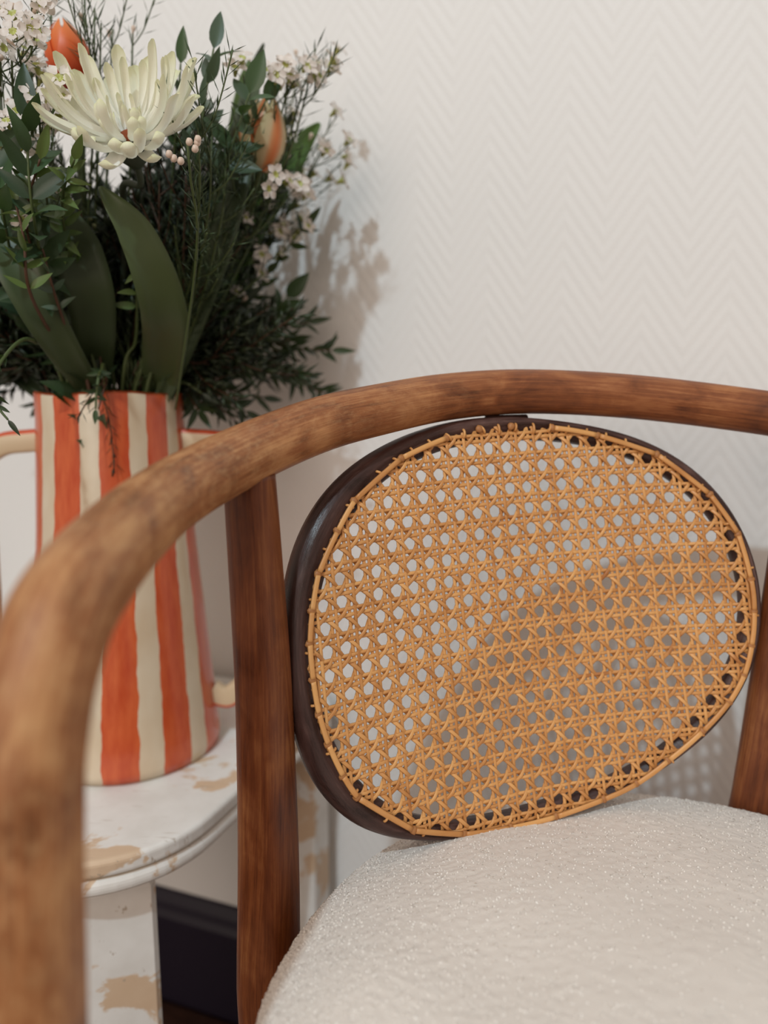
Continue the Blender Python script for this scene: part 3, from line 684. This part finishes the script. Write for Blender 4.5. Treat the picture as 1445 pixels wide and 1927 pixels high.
def leafy(tip, label, kind='e', size=.022, sp=.012, t0=.45, mid=None, spread=.85, pair=True, stem='stem', name='leafy_branch', cat='foliage', group='leafy branches', tipleaf=True, br=0):
    P = path_to(tip, mid); T = tangents(P); o = thing(name, P[0], label, cat, group)
    J = Join(); V, F, uv = tube(P, np.linspace(.0019, .0007, len(P)), 7); J.add(V, F, uv); runs = [(P, T, t0)]
    for b in branchlets(P, T, br, t0, size * 1.5): V, F, uv = tube(b, .0007, 5); J.add(V, F, uv); runs.append((b, tangents(b), .25))
    J.out('stem', MAT[stem], o)
    for P_, T_, t0_ in runs:
        cum = np.concatenate([[0], np.cumsum(np.linalg.norm(np.diff(P_, axis=0), axis=1))]); s_ = cum[-1] * t0_; k = 0
        while s_ < cum[-1] * .99:
            p = np.array([np.interp(s_, cum, P_[:, q]) for q in range(3)]); i = min(int(np.searchsorted(cum, s_)), len(P_) - 1); t = T_[i]
            a_ = k * 1.45 + rng.uniform(-.3, .3); x = nrm(np.cross(t, EYE - p)); y = np.cross(t, x)
            for sg in ((1, -1) if pair else (1 if k % 2 else -1,)):
                side = sg * nrm(x * math.cos(a_ * .45) + y * math.sin(a_ * .45)); ag = spread * rng.uniform(.8, 1.2); d = nrm(t * math.cos(ag) + side * math.sin(ag))
                up_ = nrm(t * math.sin(ag) - side * math.cos(ag) + rng.normal(0, .35, 3) + nrm(EYE - p) * 1.2)
                s2 = size * rng.uniform(.75, 1.15) * (1 - .25 * s_ / cum[-1])
                link('leaf', LEAF[kind][int(rng.integers(3))], o, orient(p, d, up_, s2))
            s_ += sp * rng.uniform(.8, 1.2); k += 1
        if tipleaf: link('leaf', LEAF[kind][0], o, orient(P_[-1], T_[-1], nrm(EYE - P_[-1]), size * .9))
    return o
def ribbon(parent, pts, wpx, mat, name='leaf', cup=.25, twist=None, n=6):
    """a broad strap leaf; pts are (px, py, depth) read off the photo at a real depth, widths in px at that depth"""
    P = curve([at(*p) for p in pts], n); m_ = len(P); W = np.interp(np.linspace(0, len(pts) - 1, m_), range(len(pts)), [w_ / FPX * p[2] for w_, p in zip(wpx, pts)])
    T = tangents(P); V = []; tw = np.interp(np.linspace(0, len(pts) - 1, m_), range(len(pts)), twist if twist else [0] * len(pts))
    for i in range(m_):
        z = nrm(EYE - P[i]); z = nrm(z - T[i] * (z @ T[i])); x = np.cross(T[i], z); c_, s1 = math.cos(tw[i]), math.sin(tw[i]); x, z = x * c_ + z * s1, z * c_ - x * s1
        for s_ in (-1, -.6, -.2, .2, .6, 1): V.append(P[i] + x * s_ * W[i] / 2 + z * (cup * W[i] * (s_ * s_ - .4)))
    V = np.array(V); F = [(i * 6 + j, i * 6 + j + 1, (i + 1) * 6 + j + 1, (i + 1) * 6 + j) for i in range(m_ - 1) for j in range(5)]
    # real thickness
    nrm_ = np.cross(V[F[0][1]] - V[F[0][0]], V[F[0][3]] - V[F[0][0]])
    o = part(name, V, F, mat, parent, uv=[(i // 6 / m_, i % 6 / 5) for i in range(len(V))]); md = o.modifiers.new('thickness', 'SOLIDIFY'); md.thickness = .0006; return o

# --- chrysanthemum
FC = at(246, 262, .505)
b, ex = root_pts(FC)
ax_ = nrm(np.array([.02, -.62, .78])); cs = thing('chrysanthemum', b, 'large cream spider chrysanthemum with long curled petals and an orange-brown centre', 'flower')
P = curve([b, ex, at(222, 620, .645), at(236, 430, .60), at(232, 350, .55), FC - ax_ * .03, FC - ax_ * .012], 10); V, F, uv = tube(P, .0024, 9); part('stem', V, F, MAT['calyx'], cs)
xa = nrm(np.cross([0, 1, 0], ax_)); ya = np.cross(ax_, xa)      # ya points to the back and up
FM = Matrix(((xa[0], ya[0], ax_[0], FC[0]), (xa[1], ya[1], ax_[1], FC[1]), (xa[2], ya[2], ax_[2], FC[2]), (0, 0, 0, 1)))
V, F, _ = lathe([(0, -.020), (.004, -.018), (.010, -.012), (.0135, -.005), (.012, .000), (0, .001)], 16); link('calyx', mesh('calyx', V, F, MAT['calyx']), cs, FM)
J = Join()
for k in range(150):
    r_ = .0062 * math.sqrt((k + .5) / 150); a_ = k * 2.39996; V, F = blob(.0007, .0007, .0020, 4, 5, k); J.add(V + [r_ * math.cos(a_), r_ * math.sin(a_), .002 + .002 * (1 - (r_ / .0062) ** 2)], F)
link('flower_centre', J.mesh('flower_centre', MAT['disc']), cs, FM)
def petal(L, w0, w1, e0, e1, curl, tube_):
    """petal in the plane x (outward) / z (up): starts at elevation e0, ends at e1, the tip then curls"""
    n_ = 24; V = []; p = np.array([.006, 0, 0.]); dl = L / (n_ - 1)
    for i in range(n_):
        t = i / (n_ - 1); e = math.radians(e0 + (e1 - e0) * min(t * 1.35, 1) + (curl * max(0, (t - .72) / .28) ** 1.5)); d = np.array([math.cos(e), 0, math.sin(e)])
        wd = (w0 + (w1 - w0) * t) * (1 if t < .89 else math.sqrt(max(1 - ((t - .89) / .112) ** 2, .10))) * min(1, .45 + t * 3)
        nr_ = np.array([-d[2], 0, d[0]]); A_ = tube_ * (1 - .35 * t)
        for s_ in np.linspace(-1, 1, 7):
            g = s_ * A_; V.append(p + np.array([0, 1, 0]) * math.sin(g) / max(A_, .3) * wd / 2 + nr_ * (1 - math.cos(g)) / max(A_, .3) * wd / 2)
        p = p + d * dl
    F = [(i * 7 + j, (i + 1) * 7 + j, (i + 1) * 7 + j + 1, i * 7 + j + 1) for i in range(n_ - 1) for j in range(6)]
    return mesh('petal', V, F, MAT['petal'], uv=[(i // 7 / (n_ - 1), i % 7 / 6) for i in range(len(V))])
LONG = [petal(.064, .0135, .0140, 10, 62, -8, 1.9), petal(.060, .0155, .0135, 4, 52, 25, 1.5), petal(.066, .0135, .0125, 12, 70, 18, 1.7), petal(.057, .0165, .0145, 4, 46, -30, 1.4)]
MIDP = [petal(.050, .0110, .0090, 22, 76, 28, 1.8), petal(.045, .0125, .0085, 20, 66, 45, 1.5), petal(.054, .0105, .0085, 28, 82, 10, 2.0)]
FRONT = [petal(.044, .0150, .0145, -22, 50, 150, 1.5), petal(.040, .0140, .0135, -30, 55, 200, 1.7), petal(.047, .0125, .0105, -18, 58, 60, 1.8), petal(.040, .0165, .0160, -35, 15, 160, 1.3)]
INN = [petal(.018, .004, .0035, 55, 95, 40, 1.6), petal(.022, .0045, .0035, 50, 88, 30, 1.6)]
def put(me, deg, sc=1.0, lift=0.0):
    Mx = FM @ Matrix.Rotation(math.radians(deg), 4, 'Z') @ Matrix.Rotation(math.radians(random.uniform(-7, 7)), 4, 'X') @ Matrix.Translation((0, 0, lift)) @ Matrix.Diagonal((sc, sc, sc, 1))
    link('petal', me, cs, Mx)
for i in range(19):                                            # wide outer ring, sides and back
    a_ = -22 + i * 224 / 18 + random.uniform(-4, 4); put(LONG[i % 4], a_, random.uniform(.86, 1.04))
for i in range(15):
    a_ = -15 + i * 210 / 14 + random.uniform(-5, 5); put(MIDP[i % 3], a_, random.uniform(.85, 1.1), .002)
for i in range(9):
    a_ = 218 + i * 104 / 8 + random.uniform(-3, 3); put(FRONT[i % 4], a_, random.uniform(.85, 1.1))
BROAD = [petal(.056, .023, .017, 0, 34, 25, 1.2), petal(.060, .020, .015, 6, 44, 35, 1.4)]
for i, a_ in enumerate((158, 176, 194, 206, 8)): put(BROAD[i % 2], a_, random.uniform(.88, 1.0), -.001)
UPR = [petal(.034, .0095, .0090, 25, 82, 70, 1.8), petal(.030, .0100, .0095, 15, 70, 120, 1.7)]
for i, a_ in enumerate((222, 238, 250, 293, 305, 320)): put(UPR[i % 2], a_, random.uniform(.85, 1.15), .001)
for i in range(16):
    a_ = i * 360 / 16 + random.uniform(-8, 8)
    if 248 < a_ % 360 < 298: continue
    put(INN[i % 2], a_, random.uniform(.8, 1.2), .002)

# --- tulips
def tulip(c, axis, H, Rr, mat, label, mid=None, openf=1.0):
    b, ex = root_pts(c); axis = nrm(axis); o = thing('tulip', b, label, 'flower', 'tulips in the striped vase')
    P = curve([b, ex] + (mid or [ex + (c - ex) * .5 + [0, 0, .02]]) + [c - axis * .01, c], 9); V, F, uv = tube(P, .0032, 9); part('stem', V, F, MAT['stem'], o)
    for k in range(6):
        n_ = 10; V = []; ri = 1.0 if k % 2 else .88
        for i in range(n_):
            t = i / (n_ - 1); r_ = Rr * ri * (math.sin(math.pi * min(t * .92 + .06, 1)) ** .6) * (1 - .30 * t * openf); hw = .95 * (1 - t ** 3.2) + .04
            for s_ in np.linspace(-1, 1, 7): V.append((r_ * math.cos(s_ * hw), r_ * math.sin(s_ * hw), t * H))
        F = [(i * 7 + j, i * 7 + j + 1, (i + 1) * 7 + j + 1, (i + 1) * 7 + j) for i in range(n_ - 1) for j in range(6)]
        me = mesh('petal', V, F, mat, uv=[(i // 7 / (n_ - 1), (i % 7 - 3) / 3) for i in range(len(V))])
        x = nrm(np.cross([.1, 1, 0], axis)); y = np.cross(axis, x)
        Mx = Matrix(((x[0], y[0], axis[0], c[0]), (x[1], y[1], axis[1], c[1]), (x[2], y[2], axis[2], c[2]), (0, 0, 0, 1))) @ Matrix.Rotation(k * math.pi / 3 + .4, 4, 'Z')
        link('petal', me, o, Mx)
    return o
ta = tulip(at(140, 165, .585), (-.1, -.15, 1), .046, .0195, MAT['tulip'], 'bright orange tulip behind the cream chrysanthemum')
tbp = tulip(at(484, 322, .62), (.22, -.1, 1), .058, .0215, MAT['tulip_pale'], 'pale yellow-green tulip flushed orange at the right of the bouquet', mid=[at(400, 560, .68)])
ribbon(ta, [(188, 350, .525), (215, 385, .525), (255, 440, .535), (290, 520, .55), (310, 600, .575), (308, 670, .615), (300, 730, .648), (286, 810, .665)], [5, 40, 68, 80, 84, 76, 62, 30], MAT['tleaf'], cup=.16, twist=[.5, .35, .2, .1, 0, -.1, 0, 0])
ribbon(ta, [(70, 340, .57), (100, 400, .565), (140, 470, .565), (168, 550, .575), (178, 630, .60), (182, 700, .63), (190, 790, .65)], [30, 70, 95, 88, 74, 55, 35], MAT['tleaf_dark'], cup=.15, twist=[.3, .2, .1, 0, 0, 0, 0])
ribbon(ta, [(-40, 330, .555), (5, 430, .545), (45, 520, .545), (85, 600, .56), (130, 675, .59), (165, 730, .62), (190, 800, .65)], [60, 96, 84, 72, 56, 42, 30], MAT['tleaf'], cup=.14, twist=[0, 0, .1, .1, 0, 0, 0])
ribbon(ta, [(-120, 560, .74), (-50, 625, .72), (10, 675, .70), (70, 722, .69), (130, 780, .68)], [10, 50, 62, 50, 34], MAT['tleaf'], cup=.15)
ribbon(tbp, [(602, 232, .70), (575, 262, .70), (540, 310, .69), (505, 370, .69), (470, 440, .69), (420, 560, .69), (340, 720, .68), (280, 810, .67)], [4, 34, 58, 60, 48, 38, 28, 20], MAT['tleaf_bright'], cup=.22, twist=[0, .3, .3, .2, 0, 0, 0, 0])
ribbon(tbp, [(497, 82, .66), (482, 120, .65), (470, 180, .63), (458, 250, .61), (445, 320, .60), (425, 420, .60), (385, 560, .62), (320, 720, .645), (270, 810, .66)], [3, 18, 34, 48, 54, 48, 36, 28, 20], MAT['tleaf'], cup=.3, twist=[.6, .5, .3, .2, .1, 0, 0, 0, 0])
ribbon(tbp, [(470, 112, .67), (462, 150, .66), (452, 200, .655), (440, 260, .66), (410, 420, .67)], [4, 22, 28, 26, 20], MAT['leaf_light'], cup=.25)

# --- leafy branches (ruscus / pistachio like)
leafy(at(402, 92, .555), 'grey-green leafy branch standing highest, to the right of the chrysanthemum', 'g', .034, .018, .86, mid=[at(345, 560, .63), at(372, 300, .57), at(388, 170, .555)], spread=.7)
leafy(at(470, 175, .56), 'dark round-leaved branch between the chrysanthemum and the right waxflowers', 'r', .034, .013, .70, mid=[at(360, 560, .64), at(420, 330, .58)], spread=1.1)
leafy(at(500, 190, .59), 'dark round-leaved branch leaning right just left of the waxflowers', 'r', .028, .012, .74, mid=[at(370, 540, .66), at(450, 300, .61)], spread=1.0)
leafy(at(340, 120, .57), 'thin branch with one upright dark leaf rising behind the cream petals', 'e', .028, .02, .90, mid=[at(310, 520, .65), at(330, 260, .59)], spread=.6)
leafy(at(50, 232, .495), 'broad-leaved dark green branch at the left edge beside the chrysanthemum', 'e', .042, .013, .45, mid=[at(110, 620, .61), at(62, 400, .51)], spread=.75)
leafy(at(-12, 250, .50), 'broad-leaved dark branch half outside the left edge of the picture', 'e', .042, .013, .42, mid=[at(60, 620, .62), at(5, 400, .52)], spread=.8)
leafy(at(75, 300, .50), 'light green leafy sprig under the left petals of the chrysanthemum', 'l', .027, .012, .87, mid=[at(130, 620, .62), at(52, 440, .535)], stem='stem_red', spread=1.0)
leafy(at(30, 385, .51), 'pale green leafy sprig on a reddish stem before the left tulip leaf', 'l', .026, .012, .89, mid=[at(140, 700, .62), at(60, 560, .535), at(45, 450, .515)], stem='stem_red', spread=1.1)
leafy(at(140, 300, .485), 'fine light green sprig tucked under the chrysanthemum', 'l', .024, .008, .80, mid=[at(150, 620, .62), at(118, 400, .53)], spread=.9)
leafy(at(80, 468, .535), 'small sprig of pale leaves crossing the left tulip leaf', 'g', .020, .016, .90, mid=[at(150, 690, .61), at(105, 560, .55)], stem='stem_red', spread=1.0)
leafy(at(150, 395, .58), 'dull green leaf pair hanging above the small seeds', 'd', .020, .012, .88, mid=[at(190, 620, .63), at(165, 470, .59)], stem='stem_red', spread=1.2)
leafy(at(262, 480, .57), 'small sprig with olive leaves left of the long tulip leaf', 'l', .030, .014, .90, mid=[at(255, 640, .62), at(258, 540, .58)], spread=1.3)
leafy(at(540, 560, .77), 'dark branch ending in one big curved leaf against the wall', 'r', .034, .03, .90, mid=[at(420, 690, .74)], spread=.8)
leafy(at(575, 425, .77), 'blurred dark leafy branch low on the right of the bouquet', 'd', .024, .016, .70, mid=[at(410, 660, .74), at(500, 520, .76)], spread=.9)
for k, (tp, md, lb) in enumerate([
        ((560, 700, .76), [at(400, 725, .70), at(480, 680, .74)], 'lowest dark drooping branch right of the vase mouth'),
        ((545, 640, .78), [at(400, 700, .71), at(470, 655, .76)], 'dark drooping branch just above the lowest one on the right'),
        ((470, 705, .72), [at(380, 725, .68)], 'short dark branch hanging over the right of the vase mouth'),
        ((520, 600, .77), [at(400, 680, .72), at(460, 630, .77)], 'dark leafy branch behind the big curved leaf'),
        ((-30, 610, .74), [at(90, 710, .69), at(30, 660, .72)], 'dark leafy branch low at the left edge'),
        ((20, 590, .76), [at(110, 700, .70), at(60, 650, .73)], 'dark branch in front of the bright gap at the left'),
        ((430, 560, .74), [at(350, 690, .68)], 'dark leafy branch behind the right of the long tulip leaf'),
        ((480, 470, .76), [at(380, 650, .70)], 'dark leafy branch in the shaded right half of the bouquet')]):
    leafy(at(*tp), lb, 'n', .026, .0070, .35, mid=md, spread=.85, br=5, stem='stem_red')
leafy(at(180, 770, .59), 'little sprig drooping over the front rim of the striped vase', 'e', .013, .006, .90, mid=[at(190, 700, .60), at(182, 735, .59)], spread=1.1)
leafy(at(380, 740, .65), 'small dark leaf poking out at the right of the vase rim', 'n', .020, .014, .90, mid=[at(340, 720, .65)], spread=.8)
leafy(at(15, 790, .50), 'blurred sprig hanging in front of the left vase handle', 'n', .014, .010, .88, mid=[at(60, 640, .56), at(-10, 700, .51), at(-5, 760, .50)], spread=.6)

# --- waxflowers
WX = [((98, -8, .60), [at(120, 520, .62), at(95, 230, .57)], 4, 'waxflower sprig at the top edge left of the orange tulip'),
      ((60, -10, .51), [at(110, 520, .63), at(65, 230, .56)], 12, 'waxflower sprig leaving the top edge of the picture'),
      ((22, 40, .505), [at(80, 520, .62), at(30, 230, .55)], 14, 'waxflower sprig with pale buds near the top left corner'),
      ((0, 105, .50), [at(70, 540, .62), at(10, 260, .55)], 12, 'waxflower sprig cut by the left edge above the broad leaves'),
      ((34, 92, .50), [at(95, 520, .61), at(60, 240, .54)], 10, 'waxflower sprig just left of the orange tulip'),
      ((72, 205, .50), [at(110, 560, .61), at(85, 340, .54)], 9, 'waxflower sprig against the left petals of the chrysanthemum'),
      ((5, 250, .53), [at(90, 600, .61), at(30, 400, .54)], 5, 'waxflower sprig low at the left edge among broad leaves'),
      ((160, 30, .60), [at(160, 520, .64), at(160, 230, .61)], 2, 'sparse waxflower sprig rising behind the orange tulip'),
      ((212, 55, .60), [at(200, 520, .64), at(205, 230, .61)], 1, 'waxflower sprig in bud above the chrysanthemum'),
      ((250, 50, .60), [at(240, 520, .64), at(246, 230, .61)], 1, 'thin waxflower sprig in bud above the middle of the chrysanthemum'),
      ((515, 168, .60), [at(400, 560, .66), at(470, 340, .61)], 12, 'waxflower sprig in front of the pale tulip'),
      ((545, 150, .60), [at(410, 560, .66), at(500, 320, .62)], 14, 'waxflower sprig above the pale tulip'),
      ((575, 150, .61), [at(420, 560, .67), at(520, 330, .63)], 14, 'rightmost high waxflower sprig with upright needles'),
      ((565, 120, .76), [at(420, 560, .76), at(520, 300, .74)], 2, 'far blurred waxflower sprig behind the high right one'),
      ((600, 290, .75), [at(430, 600, .74), at(540, 400, .74)], 6, 'blurred waxflower sprig farthest right, below the bright leaf'),
      ((585, 335, .76), [at(430, 620, .74), at(520, 440, .76)], 8, 'blurred waxflower sprig right, level with the chrysanthemum stem'),
      ((550, 380, .76), [at(420, 620, .73), at(500, 460, .75)], 10, 'blurred waxflower sprig in the right flank of the bouquet'),
      ((520, 430, .76), [at(410, 640, .73), at(470, 510, .76)], 9, 'blurred low waxflower sprig on the right flank'),
      ((480, 500, .77), [at(390, 660, .72), at(440, 560, .75)], 4, 'lowest blurred waxflower sprig on the right'),
      ((570, 270, .74), [at(430, 600, .72), at(530, 400, .74)], 4, 'waxflower sprig between the bright tulip leaf and the wall'),
      ((500, 400, .72), [at(400, 640, .70), at(460, 500, .71)], 5, 'shaded waxflower sprig behind the right needle foliage'),
      ((545, 300, .74), [at(420, 600, .71), at(500, 420, .73)], 5, 'waxflower sprig under the bright tulip leaf')]
for tp, md, nf, lb in WX:
    waxflower(at(*tp), lb, nf, md, br=5, L=.035, t0=.55, sc=.0100 if tp[2] < .7 else .0105)
# --- needle foliage
NX = [((594, 92, .60), [at(420, 560, .66), at(540, 300, .62)], 2, .020, False, 'needle sprig sticking out highest on the right'),
      ((178, 15, .57), [at(170, 520, .62), at(176, 230, .58)], 2, .020, False, 'needle sprig rising between the tulip and the top edge'),
      ((190, 45, .57), [at(180, 520, .62), at(186, 240, .58)], 2, .020, False, 'needle sprig just right of the orange tulip'),
      ((372, 240, .52), [at(350, 560, .61), at(375, 380, .54)], 5, .015, False, 'needle sprig with buds at the right edge of the chrysanthemum'),
      ((395, 270, .54), [at(350, 600, .62), at(392, 400, .56)], 7, .016, False, 'fine needle sprig below the right petals'),
      ((425, 290, .57), [at(360, 620, .63), at(415, 420, .58)], 8, .018, False, 'needle sprig left of the upright tulip leaf'),
      ((455, 330, .60), [at(370, 620, .65), at(440, 460, .62)], 8, .018, False, 'needle sprig right of the upright tulip leaf'),
      ((350, 330, .58), [at(335, 620, .64), at(345, 470, .60)], 8, .016, True, 'dark needle sprig under the chrysanthemum, right side'),
      ((300, 340, .60), [at(310, 620, .65), at(300, 470, .62)], 8, .016, True, 'dark needle sprig straight below the chrysanthemum'),
      ((400, 400, .62), [at(345, 640, .65), at(385, 520, .63)], 8, .018, True, 'needle sprig on a brown stem in the right middle'),
      ((440, 470, .68), [at(360, 660, .67), at(410, 560, .68)], 8, .018, True, 'dark needle sprig low in the right middle'),
      ((110, 330, .60), [at(150, 640, .66), at(115, 470, .62)], 7, .016, True, 'dark needle sprig behind the light green sprigs'),
      ((20, 470, .62), [at(100, 680, .65), at(50, 570, .63)], 7, .018, True, 'dark needle sprig behind the left tulip leaf'),
      ((185, 770, .60), [at(200, 720, .61)], 2, .012, True, 'needle sprig bent over the vase rim')]
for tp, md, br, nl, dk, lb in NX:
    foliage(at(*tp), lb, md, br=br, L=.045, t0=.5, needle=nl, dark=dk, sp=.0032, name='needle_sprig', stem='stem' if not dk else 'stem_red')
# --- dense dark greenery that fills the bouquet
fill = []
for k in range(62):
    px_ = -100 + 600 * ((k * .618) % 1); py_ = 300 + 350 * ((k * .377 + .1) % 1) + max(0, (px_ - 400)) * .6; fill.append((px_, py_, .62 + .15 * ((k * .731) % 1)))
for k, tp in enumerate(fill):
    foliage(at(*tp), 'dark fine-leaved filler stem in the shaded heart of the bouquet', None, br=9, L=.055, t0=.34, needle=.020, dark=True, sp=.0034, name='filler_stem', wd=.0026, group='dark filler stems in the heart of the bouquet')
# --- seeds and berries
sd = thing('seed_head', at(185, 760, .62), 'small cluster of dull green seeds in the dark middle of the bouquet', 'flower')
P = curve([at(200, 770, .62), at(180, 600, .62), at(163, 470, .595), at(162, 430, .59)], 8); V, F, uv = tube(P, .0008, 6); part('stem', V, F, MAT['stem_red'], sd)
for (a_, c_) in ((150, 412), (170, 412), (154, 424), (165, 429), (177, 425), (146, 431), (166, 438)):
    p = at(a_, c_, .59 + rng.normal(0, .003)); link('seed', SEED, sd, Matrix.Translation(p) @ Matrix.Diagonal((.0018, .0018, .0018, 1)))
br_ = thing('bud_sprig', at(350, 760, .62), 'sprig with round pinkish buds touching the right petals of the chrysanthemum', 'flower')
P = curve([at(330, 770, .63), at(370, 480, .52), at(358, 330, .475), at(352, 262, .465)], 8); V, F, uv = tube(P, .0009, 6); part('stem', V, F, MAT['stem'], br_)
J = Join(); needles(J, P, tangents(P), .55, .003, .012, .0006); f = J.out('needle_foliage', MAT['needle'], br_); f['kind'] = 'stuff'
for (a_, c_) in ((356, 267), (371, 268), (367, 280), (327, 298), (340, 303), (372, 262), (318, 290)):
    link('berry', PINK, br_, Matrix.Translation(at(a_, c_, .462 + rng.normal(0, .002))) @ Matrix.Diagonal((.0021, .0021, .0024, 1)))
